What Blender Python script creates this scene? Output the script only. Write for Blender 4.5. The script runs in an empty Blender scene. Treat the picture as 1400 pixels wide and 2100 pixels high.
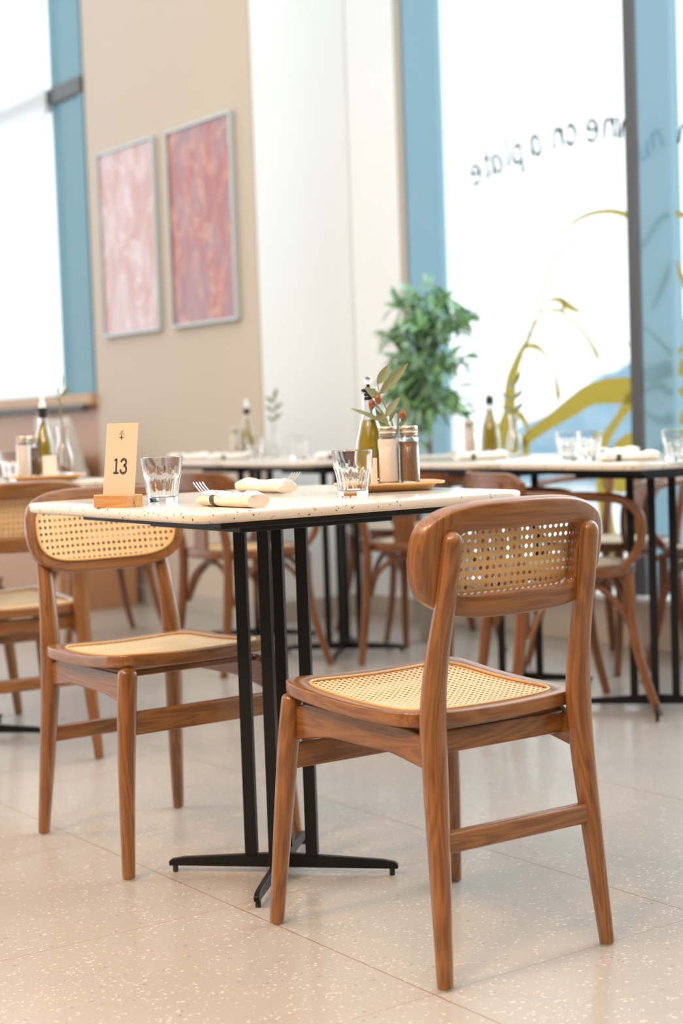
import bpy, math, random
from mathutils import Vector, Matrix, noise
random.seed(7)
S = bpy.context.scene
PI = math.pi
# ------------------------------------------------------------------ camera
pitch, roll = .0579, -.0345
Fv = Vector((0, math.cos(pitch), -math.sin(pitch))); Rv = Vector((1, 0, 0)); Uv = Rv.cross(Fv)
R2 = Rv*math.cos(roll)+Uv*math.sin(roll); U2 = -Rv*math.sin(roll)+Uv*math.cos(roll)
cd = bpy.data.cameras.new('camera'); cam = bpy.data.objects.new('camera', cd)
M = Matrix((R2, U2, -Fv)).transposed().to_4x4(); M.translation = Vector((0, 0, .8957))
cam.matrix_world = M
cd.sensor_fit = 'VERTICAL'; cd.sensor_height = 36; cd.sensor_width = 24; cd.lens = 56.06
cd.dof.use_dof = True; cd.dof.focus_distance = 2.8; cd.dof.aperture_fstop = 3.0
cd.clip_start = .05; cd.clip_end = 200
S.collection.objects.link(cam); S.camera = cam
# ------------------------------------------------------------------ light
w = bpy.data.worlds.new('world'); S.world = w; w.use_nodes = True
bg = w.node_tree.nodes['Background']; bg.inputs[0].default_value = (.93, .972, 1, 1); bg.inputs[1].default_value = 1.25
S.view_settings.view_transform = 'Standard'; S.view_settings.look = 'None'
S.view_settings.gamma = 1; S.view_settings.use_curve_mapping = False
S.view_settings.exposure = .50
def lamp(name, loc, target, energy, size, col, spread=180):
    l = bpy.data.lights.new(name, 'AREA'); l.shape = 'DISK'; l.size = size; l.energy = energy; l.color = col
    l.spread = math.radians(spread)
    o = bpy.data.objects.new(name, l); S.collection.objects.link(o); o.location = loc
    o.rotation_euler = (Vector(target)-Vector(loc)).to_track_quat('-Z', 'Y').to_euler()
sl = bpy.data.lights.new('overcast_sun', 'SUN'); sl.energy = 2.6; sl.angle = math.radians(50); sl.color = (.80, .92, 1)
so_ = bpy.data.objects.new('overcast_sun', sl); S.collection.objects.link(so_)
so_.rotation_euler = Vector((-.78, -.43, -.46)).to_track_quat('-Z', 'Y').to_euler(); so_.location = (5, 9, 6)
WARM = (1, .60, .28)
lamp('warm_downlight', (-1.9, 1.5, 2.7), (-.9, 2.5, 0), 22, .5, WARM, 130)
lamp('warm_downlight', (-1.0, .5, 2.7), (-.3, 1.9, 0), 18, .5, WARM, 130)
lamp('warm_downlight', (.5, .7, 2.7), (.5, 2.0, 0), 6, .5, WARM, 130)
lamp('warm_downlight', (-2.2, 3.6, 2.7), (-1.4, 4.6, 0), 12, .5, WARM, 130)
lamp('warm_downlight', (-.9, 5.6, 3.4), (-1.4, 7.8, 1.8), 2.5, .4, (1, .66, .38), 100)
# ------------------------------------------------------------------ node helpers
class NT:
    def __init__(s, name):
        s.m = bpy.data.materials.new(name); s.m.use_nodes = True; s.t = s.m.node_tree; s.t.nodes.clear()
        s.out = s.n('ShaderNodeOutputMaterial')
    def n(s, ty, **k):
        nd = s.t.nodes.new(ty)
        for a, v in k.items():
            if a[0] == 'i' and a[1:].isdigit(): nd.inputs[int(a[1:])].default_value = v
            else: setattr(nd, a, v)
        return nd
    def l(s, a, b): s.t.links.new(a, b)
    def math(s, op, a, b=None, c=None, clamp=False):
        nd = s.n('ShaderNodeMath', operation=op, use_clamp=clamp)
        for i, v in enumerate((a, b, c)):
            if v is None: continue
            if isinstance(v, (int, float)): nd.inputs[i].default_value = v
            else: s.l(v, nd.inputs[i])
        return nd.outputs[0]
    def mix(s, f, a, b):
        nd = s.n('ShaderNodeMix', data_type='RGBA')
        for i, v in ((0, f), (6, a), (7, b)):
            if isinstance(v, (int, float)): nd.inputs[i].default_value = v
            elif isinstance(v, tuple): nd.inputs[i].default_value = (*v, 1)[:4]
            else: s.l(v, nd.inputs[i])
        return nd.outputs[2]
    def ramp(s, f, stops):
        nd = s.n('ShaderNodeValToRGB'); e = nd.color_ramp.elements
        while len(e) < len(stops): e.new(.5)
        for k, (p, c) in enumerate(stops): e[k].position = p; e[k].color = (*c, 1)
        s.l(f, nd.inputs[0]); return nd.outputs[0]
    def bsdf(s, col=None, rough=.5, metal=0, **k):
        b = s.n('ShaderNodeBsdfPrincipled')
        if col is not None:
            if isinstance(col, tuple): b.inputs['Base Color'].default_value = (*col, 1)
            else: s.l(col, b.inputs['Base Color'])
        if isinstance(rough, (int, float)): b.inputs['Roughness'].default_value = rough
        else: s.l(rough, b.inputs['Roughness'])
        b.inputs['Metallic'].default_value = metal
        for a, v in k.items(): b.inputs[a.replace('_', ' ')].default_value = v
        s.l(b.outputs[0], s.out.inputs[0]); return b
    def noise(s, vec, scale, detail=3, rough=.5, dist=0):
        nd = s.n('ShaderNodeTexNoise'); nd.inputs['Scale'].default_value = scale
        nd.inputs['Detail'].default_value = detail; nd.inputs['Roughness'].default_value = rough; nd.inputs['Distortion'].default_value = dist
        if vec is not None: s.l(vec, nd.inputs['Vector'])
        return nd.outputs[0]
    def bump(s, h, b, strength=.3, dist=.001):
        nd = s.n('ShaderNodeBump'); nd.inputs['Strength'].default_value = strength; nd.inputs['Distance'].default_value = dist
        s.l(h, nd.inputs['Height']); s.l(nd.outputs[0], b.inputs['Normal'])
def plain(name, col, rough=.5, metal=0, var=.04, scale=30, **k):
    t = NT(name); tc = t.n('ShaderNodeTexCoord')
    f = t.noise(tc.outputs['Object'], scale, 3)
    a = tuple(max(0, c*(1-var)) for c in col); b = tuple(min(1, c*(1+var)) for c in col)
    t.bsdf(t.mix(f, a, b), rough, metal, **k); return t.m
def wood(name, light, mid, dark, rough=.36, coat=.25):
    t = NT(name)
    at = t.n('ShaderNodeAttribute', attribute_name='grain'); oi = t.n('ShaderNodeObjectInfo')
    off = t.n('ShaderNodeVectorMath', operation='SCALE'); off.inputs[0].default_value = (3.1, 5.3, 1.7); t.l(oi.outputs['Random'], off.inputs['Scale'])
    ad = t.n('ShaderNodeVectorMath', operation='ADD'); t.l(at.outputs['Vector'], ad.inputs[0]); t.l(off.outputs[0], ad.inputs[1])
    def mp(sc):
        m = t.n('ShaderNodeVectorMath', operation='MULTIPLY'); m.inputs[1].default_value = sc; t.l(ad.outputs[0], m.inputs[0]); return m.outputs[0]
    warp = t.noise(mp((6, 6, 1.6)), 1, 2)
    rings = t.math('SINE', t.math('MULTIPLY', t.math('ADD', t.noise(mp((15, 15, 1.3)), 1, 3, .5, .3), t.math('MULTIPLY', warp, .6)), 95))
    rings = t.math('MULTIPLY_ADD', rings, .5, .5)
    fine = t.noise(mp((330, 330, 7)), 1, 3, .65)
    f = t.math('ADD', t.math('MULTIPLY', rings, .26), t.math('MULTIPLY', fine, .85))
    c = t.ramp(f, [(.18, dark), (.5, mid), (.85, light)])
    c = t.mix(t.math('MULTIPLY', t.noise(mp((4, 4, 2)), 1, 2), .35), c, mid)
    b = t.bsdf(c, rough, Coat_Weight=coat, Coat_Roughness=.12); t.bump(fine, b, .12, .0006); return t.m
M_wood = wood('ash_wood_stained', (.32, .138, .033), (.205, .077, .017), (.075, .026, .006), .36, .5)
M_walnut = wood('bentwood_brown', (.27, .10, .024), (.17, .057, .013), (.08, .025, .006), .36, .3)
M_bamboo = wood('bamboo_tray', (.78, .50, .22), (.68, .40, .16), (.52, .28, .10), .4, .1)
M_oak = wood('light_block_wood', (.62, .34, .13), (.52, .26, .09), (.40, .18, .06), .45, .05)
M_pane = wood('wood_wainscot', (.50, .26, .13), (.42, .205, .095), (.34, .15, .065), .4, .2)
M_sillw = wood('wood_sill', (.60, .38, .22), (.52, .32, .18), (.44, .26, .14), .5, .1)
def cane_mat(name, base, light, pitch=.0128, hole=.54, transp=True, yr=1.14):
    t = NT(name); uv = t.n('ShaderNodeUVMap', uv_map='UVMap')
    sp = t.n('ShaderNodeSeparateXYZ'); t.l(uv.outputs[0], sp.inputs[0])
    X = t.math('DIVIDE', sp.outputs[0], pitch); Y = t.math('DIVIDE', sp.outputs[1], pitch*yr)
    fx = t.math('ABSOLUTE', t.math('SUBTRACT', t.math('FRACT', X), .5)); fy = t.math('ABSOLUTE', t.math('SUBTRACT', t.math('FRACT', Y), .5))
    # octagonal hole around the cell centre
    fy = t.math('MULTIPLY', fy, yr)
    dsum = t.math('MULTIPLY', t.math('ADD', fx, fy), .76)
    md = t.math('MAXIMUM', t.math('MAXIMUM', fx, fy), dsum)
    solid = t.math('GREATER_THAN', md, hole*.5)
    # small triangular gaps beside the crossings
    # strand relief
    su = t.math('ABSOLUTE', t.math('SINE', t.math('MULTIPLY', X, PI*6))); sv = t.math('ABSOLUTE', t.math('SINE', t.math('MULTIPLY', Y, PI*6)))
    dg = t.math('ABSOLUTE', t.math('SINE', t.math('MULTIPLY', t.math('ADD', X, Y), PI*2.5)))
    edge = t.math('SUBTRACT', md, hole*.5)
    h = t.math('ADD', t.math('MINIMUM', su, sv), t.math('MULTIPLY', dg, .6))
    h2 = t.math('MULTIPLY', h, t.math('MULTIPLY', edge, 8, clamp=True))
    nz = t.noise(uv.outputs[0], 260, 3)
    pin1 = t.math('LESS_THAN', t.math('ADD', t.math('ABSOLUTE', t.math('SUBTRACT', fx, .40)), t.math('ABSOLUTE', t.math('SUBTRACT', fy, .16))), .062)
    pin2 = t.math('LESS_THAN', t.math('ADD', t.math('ABSOLUTE', t.math('SUBTRACT', fy, .40)), t.math('ABSOLUTE', t.math('SUBTRACT', fx, .16))), .062)
    pin = t.math('MAXIMUM', pin1, pin2)
    col = t.mix(t.math('ADD', t.math('MULTIPLY', h, .35), t.math('MULTIPLY', nz, .5)), base, light)
    col = t.mix(t.math('MULTIPLY', pin, .28), col, (base[0]*.35, base[1]*.25, base[2]*.2))
    b = t.bsdf(col, .42); t.bump(h2, b, .5, .0010)
    if transp:
        tr = t.n('ShaderNodeBsdfTransparent'); mx = t.n('ShaderNodeMixShader'); t.l(solid, mx.inputs[0]); t.l(tr.outputs[0], mx.inputs[1]); t.l(b.outputs[0], mx.inputs[2])
        t.l(mx.outputs[0], t.out.inputs[0])
    return t.m
M_cane = cane_mat('woven_cane', (.66, .38, .13), (.90, .64, .32))
M_caneseat = cane_mat('woven_cane_seat', (.60, .35, .14), (.95, .73, .44), .0122, .44, True, 1.0)
M_welt = plain('cane_welt', (.66, .40, .17), .45)
M_black = plain('black_metal', (.0075, .007, .007), .42, .0, .1, 60, Specular_IOR_Level=.28)
M_pad = plain('black_rubber', (.02, .02, .02), .8)
M_felt = plain('grey_foot_pad', (.42, .38, .33), .7)
M_steel = plain('stainless_steel', (.62, .62, .62), .22, 1.0)
M_paper = plain('card_paper', (.60, .455, .335), .75, 0, .01)
M_ink = plain('black_ink', (.035, .03, .035), .6)
M_inkw = plain('window_lettering', (.05, .06, .06), .6)
def gold_mat():
    t = NT('gold_window_vinyl'); d = t.n('ShaderNodeBsdfDiffuse'); d.inputs[0].default_value = (.58, .50, .15, 1)
    tl = t.n('ShaderNodeBsdfTranslucent'); tl.inputs[0].default_value = (.62, .54, .19, 1); mx = t.n('ShaderNodeMixShader', i0=.55)
    t.l(d.outputs[0], mx.inputs[1]); t.l(tl.outputs[0], mx.inputs[2]); t.l(mx.outputs[0], t.out.inputs[0]); return t.m
M_gold = gold_mat()
M_napkin = plain('napkin_paper', (.80, .71, .57), .85, 0, .03, 60)
M_napw = plain('napkin_white', (.90, .87, .80), .85, 0, .03, 60)
M_band = plain('napkin_band', (.06, .055, .05), .5)
M_white = plain('white_wall_paint', (.93, .955, .955), .7, 0, .01, 1.5)
M_beige = plain('beige_wall_paint', (.59, .49, .39), .7, 0, .015, 1.5)
M_skirt = plain('skirting_stone', (.50, .44, .37), .6, 0, .06, 20)
M_skline = plain('skirting_cap', (.22, .19, .16), .6)
M_plinth = plain('plinth_stone', (.66, .55, .44), .5, 0, .05, 10)
M_blue = plain('blue_grey_gloss_paint', (.185, .345, .43), .16, 0, .03, 2, Coat_Weight=.6, Coat_Roughness=.08)
M_bluel = plain('teal_window_panel', (.105, .265, .335), .25, 0, .05, 2)
M_dark = plain('dark_anodised_frame', (.075, .075, .075), .35)
M_frameal = plain('silver_picture_frame', (.52, .60, .60), .32, .3)
M_pipe = plain('black_pipe', (.03, .032, .04), .35)
M_salt = plain('salt', (.96, .87, .76), .8, 0, .02, 200)
M_leaf = plain('olive_leaf', (.19, .22, .11), .5, 0, .25, 40)
M_leaf2 = plain('tree_leaf_green', (.22, .42, .17), .5, 0, .35, 14)
M_leaf3 = plain('tree_leaf_blue_green', (.33, .52, .38), .5, 0, .3, 14)
M_twig = plain('twig', (.22, .20, .08), .7)
M_bark = plain('bark', (.21, .15, .11), .8, 0, .3, 40)
M_olive = plain('ripe_olive', (.26, .075, .022), .2, 0, .5, 60)
M_pot = plain('grey_plant_pot', (.35, .34, .32), .7)
M_soil = plain('soil', (.06, .04, .025), .9, 0, .3, 60)
M_ivory = plain('seat_pad_cream', (.72, .60, .42), .6, 0, .08, 50)
M_yseat = plain('seat_panel_straw', (.74, .50, .22), .55, 0, .08, 60)
M_cush = plain('cushion_weave_light', (.72, .70, .66), .9, 0, .18, 45)
M_bench = plain('bench_upholstery', (.30, .17, .10), .7)
M_tag = plain('paper_tag', (.85, .74, .66), .8, 0, .08, 60)
M_plast = plain('white_plastic', (.85, .86, .86), .4)
M_red = plain('red_paint', (.85, .12, .07), .5)
M_out1 = plain('slate_blue_roof', (.26, .42, .54), .5, 0, .25, 1.3)
M_out2 = plain('pale_far_building', (.62, .72, .76), .6, 0, .05, 1)
M_lid = plain('dull_tin_lid', (.60, .52, .42), .28, .9)
def glass_mat(name, col=(1, 1, 1), rough=0, ior=1.45):
    t = NT(name); t.bsdf(col, rough, Transmission_Weight=1.0, IOR=ior); return t.m
M_glass = glass_mat('clear_glass')
M_oil = glass_mat('olive_oil', (.40, .31, .004), .0, 1.42)
M_oil.node_tree.nodes['Principled BSDF'].inputs['Transmission Weight'].default_value = .12
def pane_mat(name, tint):
    t = NT(name); tr = t.n('ShaderNodeBsdfTransparent'); tr.inputs[0].default_value = (*tint, 1)
    g = t.n('ShaderNodeBsdfGlossy'); g.inputs['Roughness'].default_value = .02; ge = t.n('ShaderNodeNewGeometry')
    dp = t.n('ShaderNodeVectorMath', operation='DOT_PRODUCT'); t.l(ge.outputs['Incoming'], dp.inputs[0]); t.l(ge.outputs['Normal'], dp.inputs[1])
    fr = t.math('MULTIPLY_ADD', t.math('POWER', t.math('SUBTRACT', 1, t.math('ABSOLUTE', dp.outputs['Value'])), 5), .96, .04)
    mx = t.n('ShaderNodeMixShader'); t.l(fr, mx.inputs[0]); t.l(tr.outputs[0], mx.inputs[1]); t.l(g.outputs[0], mx.inputs[2]); t.l(mx.outputs[0], t.out.inputs[0]); return t.m
M_windowglass = pane_mat('window_glass', (.96, .98, .98))
def blind_mat():
    t = NT('translucent_blind'); d = t.n('ShaderNodeBsdfDiffuse'); d.inputs[0].default_value = (.93, .95, .95, 1)
    tl = t.n('ShaderNodeBsdfTranslucent'); tl.inputs[0].default_value = (.95, .97, .97, 1); mx = t.n('ShaderNodeMixShader', i0=.5)
    t.l(d.outputs[0], mx.inputs[1]); t.l(tl.outputs[0], mx.inputs[2]); t.l(mx.outputs[0], t.out.inputs[0]); return t.m
M_blind = blind_mat()
def pepper_mat():
    t = NT('ground_pepper'); tc = t.n('ShaderNodeTexCoord'); v = t.noise(tc.outputs['Object'], 900, 4, .8)
    t.bsdf(t.ramp(v, [(.3, (.10, .045, .02)), (.5, (.26, .14, .07)), (.7, (.45, .28, .16))]), .9); return t.m
M_pepper = pepper_mat()
def speck_mat(name, base, base2, specks, coat=0, rough=.3, obj=True, grout=None):
    t = NT(name); tc = t.n('ShaderNodeTexCoord'); P = tc.outputs['Object']
    c = t.mix(t.noise(P, 3, 3), base, base2)
    for sc, th, col, am in specks:
        v = t.n('ShaderNodeTexVoronoi', feature='F1'); v.inputs['Scale'].default_value = sc; v.inputs['Randomness'].default_value = 1
        nv = t.n('ShaderNodeTexNoise'); nv.inputs['Scale'].default_value = sc*1.3; t.l(P, nv.inputs['Vector'])
        ad = t.n('ShaderNodeMix', data_type='VECTOR'); ad.inputs[0].default_value = .25/sc if False else .012
        t.l(P, ad.inputs[4]); t.l(nv.outputs['Color'], ad.inputs[5]); t.l(ad.outputs[1], v.inputs['Vector'])
        wn = t.n('ShaderNodeSeparateColor'); t.l(v.outputs['Color'], wn.inputs[0])
        lim = t.math('MULTIPLY', t.math('SUBTRACT', wn.outputs[0], 1-am), th/am)
        msk = t.math('LESS_THAN', v.outputs['Distance'], lim)
        c = t.mix(msk, c, col)
    if grout:
        coat = .12
        sp = t.n('ShaderNodeSeparateXYZ'); t.l(P, sp.inputs[0]); m = None
        for i, o in ((0, 1.49), (1, 1.92)):
            d = t.math('ABSOLUTE', t.math('SUBTRACT', t.math('FRACT', t.math('ADD', t.math('DIVIDE', t.math('SUBTRACT', sp.outputs[i], o), .6), .5)), .5))
            g = t.math('LESS_THAN', d, .0022); g = t.math('MULTIPLY', g, .5 if i else 1); m = g if m is None else t.math('MAXIMUM', m, g)
        c = t.mix(t.math('MULTIPLY', m, .9), c, grout)
        st = t.noise(P, 1.7, 5, .6); c = t.mix(t.math('MULTIPLY', t.math('SUBTRACT', st, .5, clamp=True), .7, clamp=True), c, (base[0]*.78, base[1]*.78, base[2]*.8))
        rough = t.math('ADD', t.math('MULTIPLY', t.noise(P, 6, 4), .07), rough)
    t.bsdf(c, rough, Coat_Weight=coat, Coat_Roughness=.08); return t.m
M_floor = speck_mat('terrazzo_floor', (.355, .315, .275), (.40, .355, .31), [(150, .46, (.60, .545, .48), .42), (90, .35, (.28, .24, .20), .14), (60, .10, (.22, .17, .13), .05)], 0, .25, grout=(.24, .12, .05))
M_top = speck_mat('terrazzo_tabletop', (.64, .57, .475), (.69, .62, .52), [(190, .50, (.08, .05, .03), .16), (110, .42, (.36, .26, .15), .14), (55, .30, (.62, .52, .40), .12)], .6, .25)
def art_mat(name, a, b, c, sc):
    t = NT(name); tc = t.n('ShaderNodeTexCoord'); mp = t.n('ShaderNodeMapping'); mp.inputs['Scale'].default_value = (sc, sc, sc*.42); t.l(tc.outputs['Object'], mp.inputs[0])
    n1 = t.noise(mp.outputs[0], 2.2, 2, .5, 1.6); n2 = t.noise(mp.outputs[0], 1.1, 1, .4, 2.5)
    band = t.math('SUBTRACT', 1, t.math('MULTIPLY', t.math('ABSOLUTE', t.math('SUBTRACT', n1, .5)), 22), clamp=True)
    col = t.mix(t.ramp(n2, [(.44, (0, 0, 0)), (.54, (1, 1, 1))]), a, b)
    col = t.mix(t.math('MULTIPLY', band, .85), col, c)
    t.bsdf(col, .25, Coat_Weight=.8, Coat_Roughness=.03); return t.m
M_artA = art_mat('pale_pink_abstract', (.52, .26, .22), (.56, .36, .36), (.74, .62, .63), 2.4)
M_artB = art_mat('deep_red_abstract', (.34, .045, .035), (.28, .10, .13), (.62, .27, .13), 3.2)
# ------------------------------------------------------------------ mesh builder
def sgn(x): return (x > 0)-(x < 0)
def sup(a, b, n, N=128, k=0, cx=0, cy=0):
    o = []
    for i in range(N):
        f = 2*PI*(i+.5)/N; c, s = math.cos(f), math.sin(f)
        r = (abs(c)**n+abs(s)**n)**(-1/n); y = b*r*s
        o.append((cx+a*r*c*(1+k*y), cy+y))
    return o
def catmull(P, n=8):
    P = [Vector(p) for p in P]; Q = [P[0]*2-P[1]]+P+[P[-1]*2-P[-2]]; o = []
    for i in range(1, len(Q)-2):
        for j in range(n):
            t = j/n; a, b, c, d = Q[i-1], Q[i], Q[i+1], Q[i+2]
            o.append(.5*((2*b)+(c-a)*t+(2*a-5*b+4*c-d)*t*t+(3*b-a-3*c+d)*t**3))
    o.append(P[-1]); return o
class MB:
    def __init__(s): s.v = []; s.f = []; s.g = []; s.uv = None
    def add(s, vs, fs, gs=None):
        k = len(s.v); s.v += [Vector(p) for p in vs]; s.f += [tuple(i+k for i in f) for f in fs]
        s.g += [Vector(p) for p in (gs or vs)]; return s
    def box(s, c, d, rz=0, ax=2, Mx=None):
        c = Vector(c); m = Mx or Matrix.Rotation(rz, 3, 'Z'); vs = []; gs = []
        for x in (-.5, .5):
            for y in (-.5, .5):
                for z in (-.5, .5):
                    l = Vector((x*d[0], y*d[1], z*d[2])); vs.append(c+m@l)
                    q = [l.x, l.y, l.z]; q[ax], q[2] = q[2], q[ax]; gs.append(q)
        return s.add(vs, [(0, 1, 3, 2), (4, 6, 7, 5), (0, 4, 5, 1), (2, 3, 7, 6), (0, 2, 6, 4), (1, 5, 7, 3)], gs)
    def sweep(s, path, rad, side=(1, 0, 0), n=16, ex=2.0, cap=True, round_ends=(0, 0)):
        path = [Vector(p) for p in path]; N = len(path)
        if isinstance(rad, (int, float)): rad = [(rad, rad)]*N
        rad = [(r, r) if isinstance(r, (int, float)) else r for r in rad]
        # rounded ends
        P = list(path); R = list(rad)
        for end, amt in ((0, round_ends[0]), (1, round_ends[1])):
            if amt <= 0: continue
            i0, i1 = (0, 1) if end == 0 else (N-1, N-2)
            d = (path[i0]-path[i1]).normalized(); ext = []
            for a in (.25, .5, .72, .88, .97):
                ext.append((path[i0]+d*amt*math.sin(a*PI/2), (rad[i0][0]*math.cos(a*PI/2), rad[i0][1]*math.cos(a*PI/2))))
            if end == 1: P += [e[0] for e in ext]; R += [e[1] for e in ext]
            else: P = [e[0] for e in reversed(ext)]+P; R = [e[1] for e in reversed(ext)]+R
        N = len(P); vs = []; gs = []; L = 0; side = Vector(side)
        for i in range(N):
            t = (P[min(i+1, N-1)]-P[max(i-1, 0)]).normalized()
            a = side-t*side.dot(t)
            a = a.normalized() if a.length > 1e-4 else t.orthogonal().normalized()
            b = t.cross(a)
            if i: L += (P[i]-P[i-1]).length
            for j in range(n):
                f = 2*PI*(j+.5)/n; c, q = math.cos(f), math.sin(f)
                x = R[i][0]*sgn(c)*abs(c)**(2/ex); y = R[i][1]*sgn(q)*abs(q)**(2/ex)
                vs.append(P[i]+a*x+b*y); gs.append((x, y, L))
            side = a
        fs = [(i*n+j, i*n+(j+1) % n, (i+1)*n+(j+1) % n, (i+1)*n+j) for i in range(N-1) for j in range(n)]
        if cap: fs += [tuple(range(n))[::-1], tuple(range((N-1)*n, N*n))]
        return s.add(vs, fs, gs)
    def lathe(s, prof, n=40, c=(0, 0, 0), facet=None, closed=False):
        vs = []; c = Vector(c); m = len(prof)
        for k, p in enumerate(prof):
            for j in range(n):
                f = 2*PI*j/n; r = p[0]
                if facet and len(p) > 2 and p[2]: 
                    q = (f % (2*PI/facet))-PI/facet; r = r*(1-p[2]*(1-math.cos(PI/facet)/math.cos(q)))
                vs.append(c+Vector((r*math.cos(f), r*math.sin(f), p[1])))
        fs = [(i*n+j, i*n+(j+1) % n, (i+1)*n+(j+1) % n, (i+1)*n+j) for i in range(m-1) for j in range(n)]
        if closed: fs += [((m-1)*n+j, (m-1)*n+(j+1) % n, (j+1) % n, j) for j in range(n)]
        else: fs += [tuple(range(n))[::-1], tuple(range((m-1)*n, m*n))]
        return s.add(vs, fs)
    def stack(s, outf, prof, fn=None, grain=lambda p: p):
        # outf(inset) -> outline ; prof = [(inset, z)]
        vs = []; gs = []; n = None
        for ins, z in prof:
            o = outf(ins); n = len(o)
            for x, y in o:
                p = Vector((x, y, z)); gs.append(grain(p)); vs.append(fn(p) if fn else p)
        m = len(prof)
        fs = [(i*n+j, i*n+(j+1) % n, (i+1)*n+(j+1) % n, (i+1)*n+j) for i in range(m-1) for j in range(n)]
        fs += [tuple(range(n))[::-1], tuple(range((m-1)*n, m*n))]
        return s.add(vs, fs, gs)
    def ring(s, out, inn, h, bev, fn, grain=lambda p: p):
        # frame with a hole: out / inn outlines in 2D, thickness 2h, fn maps (x, y, t) to 3D
        n = len(out); vs = []; gs = []; prof = []
        for a in range(0, 91, 30):
            r = math.radians(a); prof.append(('o', bev*(1-math.sin(r)), -h+bev*(1-math.cos(r))))
        prof = prof[::-1]
        seq = [('o', bev*(1-math.sin(math.radians(a))), -(h-bev)-bev*math.cos(math.radians(a))) for a in (90, 60, 30, 0)]
        seq += [('m', .5, -h)]
        bi = min(bev, .004)
        seq += [('i', bi*(1-math.sin(math.radians(a))), -(h-bi)-bi*math.cos(math.radians(a))) for a in (0, 45, 90)]
        seq += [('i', bi*(1-math.sin(math.radians(a))), (h-bi)+bi*math.cos(math.radians(a))) for a in (90, 45, 0)]
        seq += [('m', .5, h)]
        seq += [('o', bev*(1-math.sin(math.radians(a))), (h-bev)+bev*math.cos(math.radians(a))) for a in (0, 30, 60, 90)]
        for kind, q, t in seq:
            for i in range(n):
                A = Vector(out[i]); B = Vector(inn[i]); D = (B-A).length or 1e-6
                p = A.lerp(B, min(1, q/D)) if kind == 'o' else B.lerp(A, min(1, q/D)) if kind == 'i' else A.lerp(B, q)
                v = Vector((p.x, p.y, t)); gs.append(grain(v)); vs.append(fn(v))
        m = len(seq)
        fs = [(i*n+j, i*n+(j+1) % n, ((i+1) % m)*n+(j+1) % n, ((i+1) % m)*n+j) for i in range(m) for j in range(n)]
        return s.add(vs, fs, gs)
    def ribbon(s, pts, wid, fn, th=.0015, smooth=6, taper=False):
        # flat stroke in 2D mapped by fn(x, y, t)
        P = [Vector((p[0], p[1], 0)) for p in pts]
        W = [(p[2] if len(p) > 2 else wid) for p in pts]
        if smooth > 1 and len(P) > 2:
            Q = catmull(P, smooth); WW = []
            for i in range(len(P)-1):
                for j in range(smooth): WW.append(W[i]+(W[i+1]-W[i])*j/smooth)
            WW.append(W[-1])
        else: Q, WW = P, W
        N = len(Q); vs = []
        for i in range(N):
            t = (Q[min(i+1, N-1)]-Q[max(i-1, 0)]).normalized(); nn = Vector((-t.y, t.x, 0))
            ww = WW[i]*.5
            for q, z in ((-1, 0), (1, 0), (1, th), (-1, th)):
                p = Q[i]+nn*q*ww; vs.append(fn(Vector((p.x, p.y, z))))
        fs = [(i*4+j, i*4+(j+1) % 4, (i+1)*4+(j+1) % 4, (i+1)*4+j) for i in range(N-1) for j in range(4)]
        fs += [(3, 2, 1, 0), tuple(range((N-1)*4, N*4))]
        return s.add(vs, fs)
    def build(s, name, mat, parent=None, bevel=0, angle=35, smooth=True, loc=None, rz=None):
        me = bpy.data.meshes.new(name); me.from_pydata([tuple(v) for v in s.v], [], s.f)
        at = me.attributes.new('grain', 'FLOAT_VECTOR', 'POINT')
        at.data.foreach_set('vector', [c for g in s.g for c in g])
        if s.uv:
            ul = me.uv_layers.new(name='UVMap')
            for lp in me.loops: ul.data[lp.index].uv = s.uv[lp.vertex_index]
        me.validate(); me.update()
        import bmesh
        bm = bmesh.new(); bm.from_mesh(me); bmesh.ops.recalc_face_normals(bm, faces=bm.faces); bm.to_mesh(me); bm.free()
        if smooth:
            me.polygons.foreach_set('use_smooth', [True]*len(me.polygons)); me.set_sharp_from_angle(angle=math.radians(angle))
        me.materials.append(mat)
        o = bpy.data.objects.new(name, me); S.collection.objects.link(o)
        if parent: o.parent = parent
        if bevel:
            b = o.modifiers.new('bevel', 'BEVEL'); b.width = bevel; b.segments = 3; b.limit_method = 'ANGLE'; b.angle_limit = math.radians(40)
        if loc is not None: o.location = loc
        if rz is not None: o.rotation_euler.z = rz
        return o
def tag(o, label, cat, group=None):
    o['label'] = label; o['category'] = cat
    if group: o['group'] = group
    return o
def thing(name, loc, rz, label, cat, group=None):
    o = bpy.data.objects.new(name, None); S.collection.objects.link(o); o.location = loc; o.rotation_euler = (0, 0, rz)
    o.empty_display_size = .1
    return tag(o, label, cat, group)
def dup(root, loc, rz, label, group=None):
    def cp(o, par):
        c = o.copy(); S.collection.objects.link(c); c.parent = par
        for ch in list(o.children): cp(ch, c)
        return c
    r = cp(root, None); r.location = loc; r.rotation_euler = (0, 0, rz); r['label'] = label
    if group: r['group'] = group
    return r
ANG = .6114
UU = Vector((-math.sin(ANG), math.cos(ANG), 0)); VV = Vector((math.cos(ANG), math.sin(ANG), 0))
def W(b, a, z=0): return VV*b+UU*a+Vector((0, 0, z))
def struct(mb, name, mat, bevel=0, parent=None, **k):
    o = mb.build(name, mat, parent, bevel, **k)
    if not parent: o['kind'] = 'structure'; o.rotation_euler.z = ANG
    return o
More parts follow.
